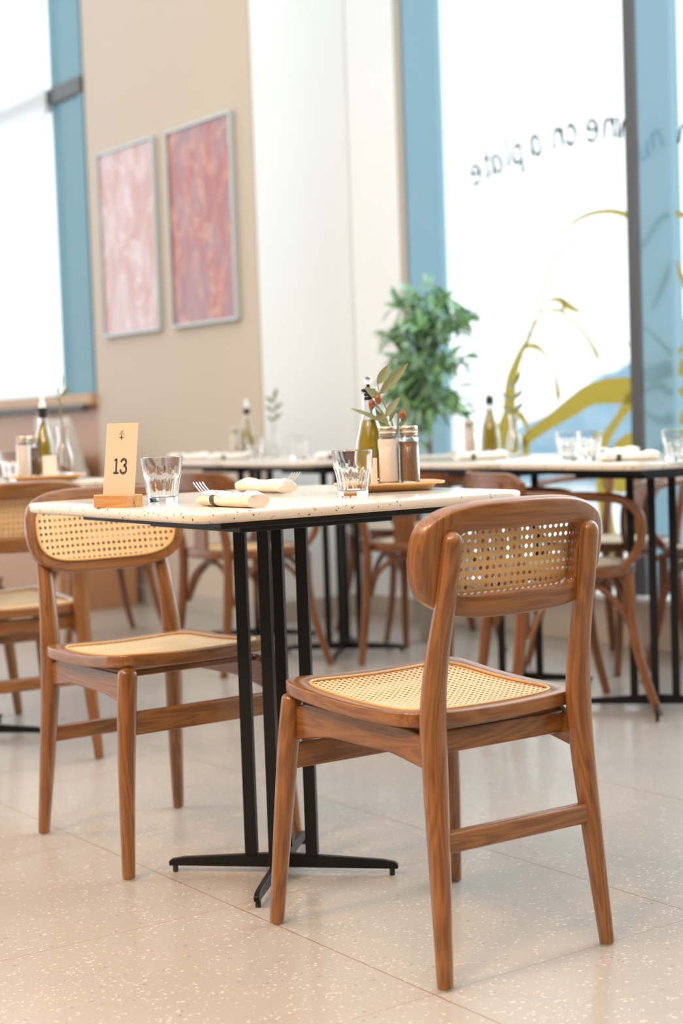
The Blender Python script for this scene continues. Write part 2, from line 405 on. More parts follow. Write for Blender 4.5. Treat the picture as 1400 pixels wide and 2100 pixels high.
# ================================================================== THE ROOM (room axes: x = across, y = along the window wall)
fl = MB().box((.5, 3.6, -.05), (8.4, 15.0, .1)); struct(fl, 'floor', M_floor)
BW, RW, GL = 3.79, 4.31, 4.50          # beige wall face, window wall face, glass plane
H = 3.6
struct(MB().box((BW+.156, 6.832, H/2), (.288, 1.546, H)).box((BW+.006, 6.80, H/2), (.012, 1.609, H)), 'wall_left', M_beige)
struct(MB().box((BW+.413, 6.026, H/2), (.802, .06, H)).box((RW+.13, 5.80, H/2), (.26, .38, H)), 'wall_middle', M_white)
sk = MB().box((BW-.008, 6.80, .045), (.016, 1.63, .09)); struct(sk, 'baseboard_left', M_skirt, .002)
struct(MB().box((BW+.26, 5.975, .045), (.52, .016, .09)).box((RW-.008, 5.78, .045), (.016, .40, .09)), 'baseboard_middle', M_skirt, .002)
struct(MB().box((.5, -2.2, 1.8), (8.4, .2, 3.6)), 'wall_front_unseen', plain('unseen_wall_dark', (.20, .14, .10), .7))  # unseen dark wall added behind the camera to deepen contrast
struct(MB().box((-3.8, 3.75, 1.8), (.2, 12.1, 3.6)), 'wall_side_unseen', bpy.data.materials['unseen_wall_dark'])  # unseen dark wall closing the left side, added to cut pale reflections
struct(MB().box((RW+.15, -.45, 1.8), (.30, 3.3, 3.6)), 'wall_side_unseen', M_white)
# window wall plinth
struct(MB().box((RW+.14, 3.4, .09), (.30, 4.36, .18)), 'wall_right', M_plinth, .004)
struct(MB().box((RW+.13, 3.4, .19), (.34, 4.36, .02)), 'trim_1', M_white, .003)
# window bays
def bay(num, a0, a1):
    g = MB().box((GL, (a0+a1)/2, 1.9), (.012, a1-a0, 3.4)); o = struct(g, 'window_%d' % num, M_windowglass, smooth=False)
    f = MB()
    f.box((GL, (a0+a1)/2, .23), (.05, a1-a0, .06)).box((GL, (a0+a1)/2, H-.03), (.05, a1-a0, .06))
    struct(f, 'window_frame', M_blue, .002, o)
bay(1, 4.24, 5.575); bay(2, 2.72, 4.18); bay(3, 1.20, 2.66)
# glossy blue fins between bays with a dark room-side edge
struct(MB().box((RW+.115, 5.595, H/2+.1), (.21, .035, H-.2)), 'trim_2', M_blue)
struct(MB().box((RW-.002, 5.600, H/2+.1), (.02, .030, H-.2)), 'trim_3', M_skirt)
struct(MB().box((RW+.12, 4.215, H/2+.1), (.22, .046, H-.2)), 'trim_4', M_blue)
struct(MB().box((RW+.004, 4.2165, H/2+.1), (.018, .052, H-.2)), 'trim_5', M_dark)
struct(MB().box((RW+.12, 2.69, H/2+.1), (.22, .05, H-.2)), 'trim_6', M_blue)
struct(MB().box((RW+.004, 2.69, H/2+.1), (.018, .052, H-.2)), 'trim_7', M_dark)
# left window: teal frame panel, dark transom, white blind, wooden sill and wainscot
wl = MB().box((BW+.10, 8.9, 2.3), (.012, 2.6, 2.5)); o4 = struct(wl, 'window_4', M_windowglass, smooth=False)
struct(MB().box((BW+.03, 7.80, 2.34), (.05, .43, 2.52)), 'window_frame', M_bluel, .003, o4)
struct(MB().box((BW+.03, 7.645, 2.34), (.07, .05, 2.52)), 'mullion', M_bluel, .003, o4)
struct(MB().box((BW+.035, 8.3, 2.685), (.10, 1.36, .085)), 'transom', M_dark, .003, o4)
bl = MB().box((BW-.035, 8.98, 2.34), (.004, 1.97, 2.52)); ob = bl.build('roller_blind', M_blind, smooth=False); ob.rotation_euler.z = ANG
tag(ob, 'white roller blind pulled down over the window at the left edge', 'blind')
hb = MB(); hb.sweep([(BW-.035, 8.0, 1.082), (BW-.035, 9.96, 1.082)], .008, (0, 0, 1), 12); hb.build('hem_bar', M_plast, ob)
struct(MB().box((BW+.15, 8.7, .51), (.30, 2.20, 1.02), ax=1), 'wall_back', M_pane)
struct(MB().box((BW+.13, 8.7, 1.05), (.34, 2.20, .06), ax=1), 'trim_8', M_sillw, .004)
rl = thing('wall_rail', W(BW-.06, 8.7, 0), ANG, 'black metal pipe rail running along the wood panelling below the blind', 'rail')
MB().sweep([(0, -1.07, 1.005), (0, 1.1, 1.005)], .017, (0, 0, 1), 16).build('pipe', M_pipe, rl)
for y in (-.55, .2, .95):
    MB().sweep([(0, y, 1.005), (.065, y, 1.005)], .010, (0, 0, 1), 12).sweep([(.050, y, 1.005), (.06, y, 1.005)], .026, (0, 0, 1), 20).sweep([(0, y-.02, 1.005), (0, y+.02, 1.005)], .023, (0, 0, 1), 16).build('bracket', M_pipe, rl)
# bench below the rail
bn = thing('wall_bench', W(BW-.30, 8.66, 0), ANG, 'brown upholstered wall bench under the black rail at far left', 'bench')
MB().box((.02, -.25, .19), (.42, 2.6, .38)).build('bench_base', M_pane, bn, .004)
MB().box((0, -.25, .42), (.46, 2.6, .09)).build('bench_seat', M_bench, bn, .02)
MB().box((.20, 0, .60), (.07, 2.1, .30)).build('bench_back', M_bench, bn, .02)
def cushion():
    m = MB(); n = 24; vs = []; uv = []
    for sd in (1, -1):
        for i in range(n+1):
            for j in range(n+1):
                x = i/n*2-1; y = j/n*2-1
                e = max(0, (1-x**4)*(1-y**4))**.5
                k = 1-.10*(1-abs(x))*(abs(y))-0
                q = 1-.08*(1-x*x)*abs(y)**3; r = 1-.08*(1-y*y)*abs(x)**3
                pf = .010*math.sin(i*1.57)*math.sin(j*1.57)
                vs.append((x*.18*r, sd*(.055*e+pf*e)*1.0, y*.15*q))
    s1 = (n+1)**2; fs = []
    for sd in (0, 1):
        for i in range(n):
            for j in range(n):
                a = sd*s1+i*(n+1)+j; f = (a, a+1, a+n+2, a+n+1); fs.append(f if sd else f[::-1])
    m.add(vs, fs); return m
cu = cushion().build('cushion', M_cush); cu.scale = (1, 1, 1.67); cu.location = W(3.49, 7.40, .72); cu.rotation_euler = (math.radians(-14), 0, ANG+PI/2-.9)
tag(cu, 'off-white knitted cushion at the edge of the beige wall, right of the left vase', 'cushion')
# ------------------------------------------------------------------ pictures on the beige wall
def picture(a0, a1, z0, z1, art, label):
    c = W(BW-.014, (a0+a1)/2, (z0+z1)/2); o = thing('framed_picture', c, ANG, label, 'picture', 'framed pictures on the beige wall')
    w2, h2 = (a1-a0)/2, (z1-z0)/2; t = .012
    f = MB(); f.box((0, 0, h2-t/2), (.026, w2*2, t)).box((0, 0, -h2+t/2), (.026, w2*2, t)).box((0, w2-t/2, 0), (.026, t, h2*2-2*t)).box((0, -w2+t/2, 0), (.026, t, h2*2-2*t))
    f.build('frame', M_frameal, o, .002); MB().box((.004, 0, 0), (.010, w2*2-2*t, h2*2-2*t)).build('print', art, o)
    return o
picture(6.855, 7.458, 1.36, 2.292, M_artA, 'pale pink abstract print in a silver frame, left of the two')
picture(6.134, 6.732, 1.36, 2.287, M_artB, 'deep red abstract print in a silver frame, right of the two')
# ------------------------------------------------------------------ vinyl on window 1 (inside face of the glass, seen through from the room)
def onglass(p): return W(GL-.0065-p.z, p.x, p.y)
gd = MB()
def gs(pts, wd): gd.ribbon(pts, wd, onglass, .001, 6)
gs([(4.86,1.52,.002),(4.811,1.586,.006),(4.763,1.63,.010),(4.706,1.658,.014),(4.622,1.674,.016),(4.527,1.672,.018),(4.448,1.653,.022),(4.38,1.62,.03),(4.245,1.545,.03)], .01)
gs([(4.60,1.59,.002),(4.653,1.584,.006),(4.723,1.576,.009),(4.781,1.553,.010),(4.831,1.519,.012),(4.87,1.474,.014),(4.912,1.388,.014),(4.933,1.31,.013),(4.968,1.262,.012),(5.009,1.214,.02)], .01)
gs([(4.967,1.282,.010),(5.009,1.204,.022),(5.054,1.156,.030),(5.087,1.107,.042),(5.124,1.036,.060),(5.14,.955,.070),(5.146,.893,.072),(5.187,.821,.085),(5.24,.75,.11),(5.30,.66,.10),(5.33,.5,.06),(5.34,.25,.04)], .05)
gs([(4.904,1.358,.004),(4.817,1.351,.022),(4.761,1.321,.030),(4.697,1.292,.010)], .02)
gs([(4.80,1.352,.018),(4.79,1.33,.026),(4.80,1.305,.016)], .02)
gs([(4.933,1.31,.004),(4.833,1.312,.014),(4.763,1.278,.010),(4.694,1.224,.012),(4.646,1.172,.014),(4.609,1.118,.022),(4.598,1.085,.004)], .012)
gs([(4.857,1.433,.001),(4.801,1.389,.004),(4.731,1.353,.006),(4.691,1.302,.002)], .004)
gs([(4.85,1.30,.003),(4.79,1.27,.006),(4.74,1.22,.004),(4.72,1.19,.002)], .004)
gs([(5.041,1.172,.010),(4.971,1.172,.026),(4.922,1.145,.014),(4.876,1.097,.010),(4.85,1.036,.014),(4.838,.969,.030),(4.835,.93,.003)], .014)
gs([(5.071,1.126,.004),(5.004,1.123,.006),(4.945,1.09,.005),(4.902,1.048,.002)], .005)
gs([(5.12,.915,.03),(5.105,.902,.028),(5.066,.881,.036),(5.036,.843,.022),(5.025,.80,.006)], .02)
gs([(5.20,.66,.05),(5.102,.747,.050),(5.001,.808,.052),(4.88,.863,.060),(4.762,.914,.080),(4.662,.958,.085),(4.551,.972,.100),(4.40,.968,.105),(4.245,.95,.11)], .08)
gs([(4.42,.95,.06),(4.447,.915,.050),(4.502,.859,.036),(4.572,.783,.044),(4.60,.70,.06),(4.59,.55,.07),(4.55,.3,.08)], .04)
gs([(4.245,.78,.11),(4.36,.775,.10),(4.45,.76,.08),(4.52,.74,.05)], .08)
gs([(4.245,.70,.10),(4.36,.66,.12),(4.50,.63,.12),(4.60,.62,.06)], .1)
gs([(5.06,.79,.02),(5.045,.75,.05),(5.09,.70,.09),(5.12,.60,.06),(5.11,.4,.05)], .05)
gs([(4.63,1.35,.001),(4.567,1.302,.003),(4.503,1.221,.004),(4.43,1.145,.006),(4.36,1.10,.012),(4.245,1.06,.02)], .004)
gd.box(W(GL-.007, 4.40, .62), (.001, .10, .14), ANG)
og = gd.build('window_decal', M_gold, smooth=False); tag(og, 'mustard yellow plant drawing on the big window pane', 'window decal', None)
# second pane decal (mirrored in the glossy fin)
g2 = MB()
def gs2(pts, wd): g2.ribbon(pts, wd, onglass, .001, 6)
gs2([(4.175,1.62,.02),(4.12,1.60,.022),(4.05,1.53,.03),(3.98,1.50,.04),(3.90,1.49,.02),(3.8,1.52,.01)], .02)
gs2([(4.175,1.45,.004),(4.16,1.40,.02),(4.12,1.33,.03),(4.08,1.27,.01)], .02)
gs2([(4.175,1.10,.02),(4.10,1.16,.02),(4.0,1.24,.016),(3.85,1.33,.008)], .02)
gs2([(4.175,1.05,.06),(4.08,1.03,.07),(3.95,1.02,.04),(3.8,1.03,.01)], .05)
gs2([(4.175,.95,.03),(4.10,.98,.03),(4.0,.96,.02)], .02)
gs2([(4.175,.86,.05),(4.10,.85,.03),(4.0,.90,.02),(3.85,1.0,.02),(3.7,1.12,.02)], .03)
gs2([(4.175,.78,.03),(4.05,.72,.03),(3.9,.70,.05),(3.7,.74,.06),(3.5,.80,.05)], .04)
tag(g2.build('window_decal', M_gold, smooth=False), 'mustard yellow branch drawing on the next pane, beyond the blue fin at right', 'window decal')
# lettering: hand-drawn strokes, readable from the street, so reversed from the room
STR = {
 's': [[(.85,.8),(.55,1),(.2,.85),(.3,.6),(.7,.4),(.75,.12),(.4,-.02),(.1,.15)]],
 'u': [[(.1,1),(.08,.4),(.3,.02),(.6,.15),(.8,.6),(.85,1)],[(.85,1),(.85,.3),(1,0)]],
 'n': [[(.08,0),(.12,.55),(.12,1)],[(.12,.6),(.45,.95),(.75,.85),(.82,.4),(.85,0)]],
 'h': [[(.08,0),(.1,.8),(.14,1.6)],[(.1,.5),(.4,.9),(.7,.8),(.8,.4),(.82,0)]],
 'i': [[(.3,0),(.3,.5),(.34,1)]],
 'e': [[(.1,.5),(.5,.55),(.85,.65),(.7,.98),(.35,.98),(.08,.6),(.15,.15),(.5,-.02),(.88,.18)]],
 'o': [[(.8,.8),(.45,1),(.1,.65),(.15,.2),(.5,0),(.85,.3)]],
 'a': [[(.85,.9),(.5,1),(.12,.6),(.15,.1),(.45,.0),(.75,.35),(.85,.95)],[(.85,.95),(.82,.4),(.98,0)]],
 'p': [[(.1,-.6),(.12,.3),(.15,1)],[(.12,.8),(.5,1.0),(.85,.7),(.75,.2),(.4,.02),(.14,.2)]],
 'l': [[(.3,0),(.3,.8),(.36,1.6)]],
 't': [[(.4,1.5),(.36,.7),(.42,.1),(.7,.02)],[(.1,.95),(.7,1.0)]]}
lm_ = thing('window_lettering', W(GL-.0065, 4.87, 1.95), 0, 'dark handwritten lettering seen reversed above the yellow drawing', 'lettering')
lm2 = thing('window_lettering', W(GL-.0065, 4.05, 1.87), 0, 'dark handwritten letters on the next pane at the right edge', 'lettering')
def letter(par, ch, a, z, sz, rot=0):
    m = MB()
    for st in STR[ch]:
        pts = []
        for i, (x, y) in enumerate(st):
            X, Y = (x-.5)*sz*.85, (y-.5)*sz; c, s_ = math.cos(rot), math.sin(rot)
            pts.append((a+X*c-Y*s_, z+X*s_+Y*c,  .010+.008*(.5+.5*math.sin(i*2.1+a*9))))
        m.ribbon(pts, .006, lambda p: onglass(p)-par.location, .001, 6)
    m.build('letter', M_inkw, par, smooth=False)
for ch, a, z, r in (('h',4.420,1.975,.10),('i',4.475,1.985,.06),('n',4.513,1.990,.03),('e',4.605,1.996,0),('o',4.727,2.000,-.03),('n',4.801,1.998,-.06),('a',4.932,1.990,-.10),('p',5.050,1.972,-.14),('l',5.118,1.965,-.16),('a',5.178,1.952,-.18),('t',5.245,1.945,-.2),('e',5.317,1.927,-.24)):
    letter(lm_, ch, a, z, .080, r)
for ch, a, z, r in (('s',3.98,1.84,.2),('u',4.055,1.875,.2),('n',4.125,1.905,.2)): letter(lm2, ch, a, z, .07, r)
# ------------------------------------------------------------------ outside
pl = [(16.5,-.05),(16.02,.692),(14.89,.965),(14.447,1.153),(14.269,1.33),(14.041,1.376),(13.758,1.493),(12.778,1.993),(10.5,2.2),(10.5,-.05)]
ot = MB()
def prism(m, pl, b0, b1, s=1.0):
    n = len(pl); vs = [W(b, a, z) for b in (b0, b1) for a, z in pl]
    m.add(vs, [tuple(range(n)), tuple(range(2*n-1, n-1, -1))]+[(i, i+n, (i+1) % n+n, (i+1) % n) for i in range(n)])
prism(ot, pl, 14, 15.5)
tag(ot.build('sloping_roof', M_out1, smooth=False), 'slate-blue sloping roofline outside, low behind the yellow drawing', 'roof')
pb = MB(); prism(pb, [(17.6, 0), (17.6, 1.45), (16.9, 1.5), (16.9, 0)], 17, 18); 
tag(pb.build('far_building', M_out2, smooth=False), 'pale flat building outside, left of the yellow drawing', 'building')
pb = MB(); prism(pb, [(16.1, 0), (16.1, 1.42), (15.2, 1.42), (15.2, 0)], 16, 17)
tag(pb.build('far_building', M_out2, smooth=False), 'pale flat building outside, under the drooping yellow leaf', 'building')
gr = MB().box((13, 8, -.06), (15, 24, .1)); o = struct(gr, 'ground', plain('street_paving', (.62, .64, .64), .8))
pp = thing('street_post', (.965, 14.3, 0), 0, 'small red and white post standing outside behind the tree trunk', 'post')
MB().sweep([(0, 0, .0), (0, 0, .56)], .07, n=20).build('post', M_plast, pp)
MB().sweep([(0, 0, .56), (0, 0, .86)], .09, n=20, round_ends=(0, .06)).build('cap', M_red, pp)
# ================================================================== CANE CHAIR
def make_chair(label):
    t = thing('cane_dining_chair', (0, 0, 0), 0, label, 'chair', 'cane-backed dining chairs')
    def foot(p, ch):
        MB().lathe([(.0105, 0), (.0105, .004)], 20, (p[0], p[1], 0)).build('foot_pad', M_felt, ch)
    for s in (-1, 1):
        pts = catmull([(s*.1715, -.227, .004), (s*.163, -.212, .16), (s*.155, -.196, .33), (s*.1525, -.192, .43), (s*.149, -.203, .52), (s*.144, -.226, .62), (s*.141, -.241, .70)], 8)
        N = len(pts); rad = []
        key = [(0, .0125, .0125), (.22, .0165, .016), (.47, .0205, .0185), (.60, .0225, .0185), (.74, .019, .0165), (.88, .0165, .015), (1, .0165, .014)]
        for i in range(N):
            f = pts[i].z/.70
            for a, b in zip(key, key[1:]):
                if f <= b[0]+1e-6: q = (f-a[0])/(b[0]-a[0]); q = max(0, min(1, q)); rad.append((a[1]+(b[1]-a[1])*q, a[2]+(b[2]-a[2])*q)); break
            else: rad.append((.0165, .014))
        l = MB().sweep(pts, rad, (1, 0, 0), 24, 2.25, round_ends=(0, .018)).build('leg', M_wood, t); foot((s*.1715, -.227), l)
        pts = catmull([(s*.2015, .227, .004), (s*.190, .213, .18), (s*.178, .203, .33), (s*.170, .198, .405)], 8)
        rad = [(.0125+(.0195-.0125)*min(1, p.z/.33), .0125+(.0175-.0125)*min(1, p.z/.33)) for p in pts]
        l = MB().sweep(pts, rad, (1, 0, 0), 24, 2.4, round_ends=(0, .012)).build('leg', M_wood, t); foot((s*.2015, .227), l)
        # arched side rail
        m = MB(); n = 24; vs = []; gs = []
        for i in range(n+1):
            q = i/n; y = .198-q*(.198+.196)
            x = s*(.163-.014*q)
            top = .402-.004*q-.016*max(0, 1-q/.10)**1.3-.024*max(0, (q-.86)/.14)**1.2
            bot = .332+.019*min(1, math.sin(PI*q)*1.25)
            for dx, z in ((-.009, bot), (.009, bot), (.009, top), (-.009, top)): vs.append((x+dx, y, z)); gs.append((dx, z, y))
        fs = [(i*4+j, i*4+(j+1) % 4, (i+1)*4+(j+1) % 4, (i+1)*4+j) for i in range(n) for j in range(4)]+[(3, 2, 1, 0), (n*4, n*4+1, n*4+2, n*4+3)]
        m.add(vs, fs, gs).build('side_rail', M_wood, t, .004)
    MB().box((0, -.150, .373), (.292, .024, .038), ax=0).build('cross_rail', M_wood, t, .004)
    MB().box((0, .150, .397), (.310, .024, .014), ax=0).build('cross_rail', M_wood, t, .004)
    MB().box((0, .202, .304), (.350, .020, .046), ax=0).build('stretcher', M_wood, t, .004)
    MB().box((0, -.205, .224), (.318, .022, .034), ax=0).build('stretcher', M_wood, t, .006)
    # seat
    def dish(v):
        q = v.x/.2; r = (v.y+.05)/.27
        return Vector((v.x, v.y, .406+v.z+.010*q*q+.020*r*r))
    so = sup(.192, .197, 8, 160, .16, 0, .018); si = sup(.162, .163, 7, 160, .16, 0, .020)
    st = MB().ring(so, si, .012, .0040, dish, lambda p: (p.x, p.z, p.y) if abs(p.x) > abs(p.y-.02) else (p.y, p.z, p.x)).build('seat', M_wood, t)
    def disc(out, fn, mat, nm, par, cx, cy, rings=14):
        m = MB(); n = len(out); vs = [fn(Vector((cx, cy, 0)))]; uv = [(cx, cy)]
        for k in range(1, rings+1):
            for x, y in out:
                X = cx+(x-cx)*k/rings; Y = cy+(y-cy)*k/rings; vs.append(fn(Vector((X, Y, 0)))); uv.append((X, Y))
        fs = [(0, 1+i, 1+(i+1) % n) for i in range(n)]
        for k in range(rings-1):
            fs += [(1+k*n+i, 1+k*n+(i+1) % n, 1+(k+1)*n+(i+1) % n, 1+(k+1)*n+i) for i in range(n)]
        m.add(vs, fs); m.uv = uv; return m.build(nm, mat, par)
    ci = sup(.1635, .1645, 7, 160, .16, 0, .020)
    disc(ci, lambda v: dish(Vector((v.x, v.y, .0095))), M_caneseat, 'cane_panel', st, 0, .02)
    wl = [dish(Vector((x, y, .0125))) for x, y in sup(.162, .163, 7, 160, .16, 0, .020)]
    MB().sweep(wl+[wl[0]], .0024, (0, 0, 1), 8).build('welt', M_welt, st)
    # backrest: curved frame
    def back(v):   # v.x across, v.y height, v.z depth (positive = towards sitter)
        q = v.x/.197; lean = -.17*(v.y-.67)
        return Vector((v.x*.985+v.z*.28*q, -.226+.022*abs(q)**2.0+lean+v.z, v.y+v.z*.17))
    n = 160; bo = []; bi = []
    for x, y in sup(.196, .092, 3.6, n, 0, 0, 0):
        if y > 0: y *= 1+.03*math.cos(min(1, abs(x)/.199)*PI/2)
        else: x *= 1-.10*(abs(y)/.092)**1.5
        bo.append((x, .668+y))
    for x, y in sup(.128, .0515, 12, n): bi.append((x, .666+y))
    bf = MB().ring(bo, bi, .0145, .0065, back, lambda p: (p.y, p.z, p.x) if abs(p.x) < .135 else (p.x, p.z, p.y)).build('backrest', M_wood, t)
    cp = []
    for x, y in sup(.168, .064, 4.2, n):
        if y < 0: x *= 1-.10*(abs(y)/.064)**1.5
        cp.append((x, .666+y))
    disc(cp, lambda v: back(Vector((v.x, v.y, .0168))), M_cane, 'cane_panel', bf, 0, .666)
    wl = [back(Vector((x, y, .0168))) for x, y in cp]
    MB().sweep(wl+[wl[0]], .0032, (0, 1, 0), 8).build('welt', M_welt, bf)
    return t
chA = make_chair('nearest cane-backed wooden chair, its back turned to the camera'); chA.location = (.1531, 2.7293, 0); chA.rotation_euler.z = .5891
dup(chA, (-.4138, 3.415, 0), -2.5216, 'cane-backed wooden chair facing us from the far side of the numbered table')
C_ = W(1.744, 4.128); dup(chA, C_, ANG-.07, 'blurred cane chair with its back to us at the left edge, behind the numbered table')
D_ = W(1.80, 4.90); dup(chA, D_, ANG+PI+.06, 'farthest cane chair, cut by the left edge, across the left table')
# ================================================================== TABLES
def make_table(sa, sb, label, group, arm=.232):
    # x = across (b), y = along (a)
    t = thing('cafe_table', (0, 0, 0), 0, label, 'table', group)
    a, b = sb/2, sa/2
    def o(ins): return sup(a-ins, b-ins, 16, 160)
    MB().stack(o, [(.006, .730), (.002, .7315), (0, .735), (0, .745), (.002, .7485), (.006, .750)]).build('tabletop', M_top, t, angle=50)
    MB().box((0, 0, .7215), (sb*.745, sa*.745, .017)).build('support_plate', M_black, t, .002)
    MB().box((0, 0, .705), (sb*.475, sa*.475, .016)).build('mounting_frame', M_black, t, .002)
    bs = None
    for k in range(4):
        f = PI/4+k*PI/2; d = Vector((math.cos(f), math.sin(f), 0)); R3 = Matrix.Rotation(f, 3, 'Z')
        MB().box(d*.0615+Vector((0, 0, .37)), (.0235, .022, .662), f).build('post', M_black, t, .0015)
        m = MB(); n = 8; prof = []
        for i in range(n+1):
            q = i/n; r = .0+arm*q; top = .043-.014*q; bot = .013
            if i == n: top = .022
            prof.append((r, bot, top))
        prof.insert(n, (arm-.006, .013, .0265))
        vs = []
        for r, z0, z1 in prof:
            for yy, z in ((-.0055, z0), (.0055, z0), (.0055, z1), (-.0055, z1)): vs.append(R3@Vector((r, yy, z)))
        K = len(prof)
        fs = [(i*4+j, i*4+(j+1) % 4, (i+1)*4+(j+1) % 4, (i+1)*4+j) for i in range(K-1) for j in range(4)]+[(3, 2, 1, 0), tuple(range(K*4-4, K*4))]
        ar = m.add(vs, fs).build('foot_arm', M_black, t, .0012)
        MB().lathe([(.0055, 0), (.0055, .013)], 16, tuple(d*(arm-.012))).build('foot_pad', M_pad, ar)
    return t
tF = make_table(.724, .728, 'pale terrazzo table carrying the number card, nearest the camera', 'terrazzo cafe tables'); tF.location = (-.1413, 3.124, 0); tF.rotation_euler.z = .6122
tW = make_table(.60, .72, 'terrazzo table at the right edge with two tumblers and a rolled napkin', 'terrazzo cafe tables'); tW.location = W(3.475, 3.352); tW.rotation_euler.z = ANG
dup(tW, W(3.475, 3.955), ANG, 'terrazzo table beside the window with the oil bottle, joined to the right-edge table')
dup(tW, W(3.50, 5.00), ANG, 'middle-distance terrazzo table straight behind the number-card table')
dup(tW, W(3.50, 5.603), ANG, 'far terrazzo table below the pictures, with oil bottle and salt jar')
t4 = dup(tF, W(1.76, 4.45), ANG, 'terrazzo table at the left edge carrying the tray of condiments')
# ================================================================== BENTWOOD ARMCHAIR
def make_bent(label, seatmat):
    t = thing('bentwood_armchair', (0, 0, 0), 0, label, 'chair', 'brown bentwood armchairs')
    for s in (-1, 1):
        pts = catmull([(s*.175, -.225, 0), (s*.165, -.195, .2), (s*.160, -.180, .42), (s*.166, -.205, .56), (s*.170, -.232, .70)], 6)
        MB().sweep(pts, [(.0125+.004*math.sin(PI*min(1, p.z/.7)), .0145+.004*math.sin(PI*min(1, p.z/.7))) for p in pts], (1, 0, 0), 16).build('leg', M_walnut, t)
        pts = catmull([(s*.205, .215, 0), (s*.186, .175, .14), (s*.172, .150, .28), (s*.168, .145, .42)], 6)
        MB().sweep(pts, [.0125+.005*min(1, p.z/.4) for p in pts], (1, 0, 0), 16).build('leg', M_walnut, t)
        # bent brace under the seat, side to side of each corner
        pts = catmull([(s*.178, .155, .245), (s*.165, .11, .33), (s*.16, .05, .385), (s*.16, 0, .395), (s*.16, -.06, .385), (s*.163, -.12, .33), (s*.168, -.16, .245)], 6)
        MB().sweep(pts, .0095, (1, 0, 0), 12).build('brace', M_walnut, t)
    pts = catmull([(-.178, .152, .245), (-.14, .150, .33), (-.07, .150, .385), (0, .150, .395), (.07, .150, .385), (.14, .150, .33), (.178, .152, .245)], 6)
    MB().sweep(pts, .0095, (0, 1, 0), 12).build('brace', M_walnut, t)
    pts = catmull([(-.160, -.165, .245), (-.13, -.160, .33), (-.06, -.155, .385), (0, -.155, .395), (.06, -.155, .385), (.13, -.160, .33), (.160, -.165, .245)], 6)
    MB().sweep(pts, .0095, (0, 1, 0), 12).build('brace', M_walnut, t)
    so = sup(.205, .205, 2.7, 96, .10); 
    st = MB().ring(so, sup(.165, .165, 2.7, 96, .10), .017, .008, lambda v: Vector((v.x, v.y, .428+v.z)), lambda p: (math.hypot(p.x, p.y), p.z, math.atan2(p.y, p.x)*.2)).build('seat', M_walnut, t)
    MB().stack(lambda i: sup(.166-i, .166-i, 2.7, 96, .10), [(0, .434), (0, .441), (.004, .4435)]).build('seat_panel', seatmat, st)
    # arm hoop
    half = [(.182, .120, .432), (.205, .165, .50), (.217, .165, .585), (.222, .11, .636), (.222, .02, .650), (.216, -.08, .655), (.195, -.17, .658), (.150, -.225, .660), (.075, -.249, .662)]
    P = [(-x, y, z) for x, y, z in half]+[(0, -.255, .662)]+[(x, y, z) for x, y, z in half[::-1]]
    MB().sweep(catmull(P, 6), (0.0), (0, 0, 1), 16) if False else None
    pts = catmull(P, 6); MB().sweep(pts, [(.0135, .0115)]*len(pts), (0, 0, 1), 16, 2.4).build('arm_hoop', M_walnut, t)
    # crown board
    m = MB(); vs = []; gs = []; n = 28
    for i in range(n+1):
        x = (i/n*2-1); X = x*.245; yc = -.262+.066*x*x
        e = max(0, (abs(x)-.72)/.28); top = .7285-.028*e**2.2; bot = .665
        for dy, z in ((-.009, bot), (.009, bot), (.009, (bot+top)/2), (.009, top-.004), (0, top), (-.009, top-.004), (-.009, (bot+top)/2)):
            vs.append((X, yc+dy, z)); gs.append((z, dy, X))
    k = 7; fs = [(i*k+j, i*k+(j+1) % k, (i+1)*k+(j+1) % k, (i+1)*k+j) for i in range(n) for j in range(k)]+[tuple(range(k))[::-1], tuple(range(n*k, n*k+k))]
    m.add(vs, fs, gs).build('crown_board', M_walnut, t, .002)
    # splat: base board and fanned spindles
    m = MB(); m.box((0, -.193, .487), (.085, .014, .095)); sp = m.build('splat', M_walnut, t, .004)
    for q in (-2, -1, 0, 1, 2):
        pts = catmull([(q*.016, -.194, .53), (q*.017+q*.004, -.212, .58), (q*.026+q*.006, -.243, .662)], 5)
        MB().sweep(pts, [(.0085, .005)]*len(pts), (1, 0, 0), 10).build('spindle', M_walnut, sp)
    return t
rot_face = lambda deg: math.radians(deg-90)
e2 = make_bent('bentwood armchair between the near chair and the window table, round seat toward the right', M_ivory)
e2.location = W(3.276, 3.533); e2.rotation_euler.z = rot_face(12)
dup(e2, W(3.07, 4.99), ANG-PI/2+.0, 'bentwood armchair left of the black table post, straw-coloured seat')
for o in bpy.data.objects:
    pass
_e0 = [o for o in bpy.data.objects if o.get('label', '').startswith('bentwood armchair left of')][0]
for c in _e0.children:
    for g in c.children:
        if g.name.startswith('seat_panel'):
            g.data = g.data.copy(); g.data.materials[0] = M_yseat
f1 = math.radians(62); cE1 = Vector((.047, 5.807, 0))+Vector((math.sin(f1), -math.cos(f1), 0))*.165+Vector((math.cos(f1), math.sin(f1), 0))*.21
cE1 = cE1-UU*.04; dup(e2, cE1, f1-PI/2, 'bentwood armchair with spindle back showing just left of the near chair backrest')
dup(e2, W(4.0, 4.07), ANG+PI/2+.1, 'bentwood armchair with pale seat on the window side, behind the near chair')
dup(e2, W(4.0, 3.50), ANG+PI/2, 'bentwood armchair beyond the window table legs, at the right edge')
dup(e2, W(4.02, 5.30), ANG+PI/2-.1, 'far bentwood armchair by the window corner, behind the middle-distance table')
dup(e2, W(3.05, 6.15), ANG-PI/2-.1, 'far bentwood armchair by the beige wall, behind the left chairs')
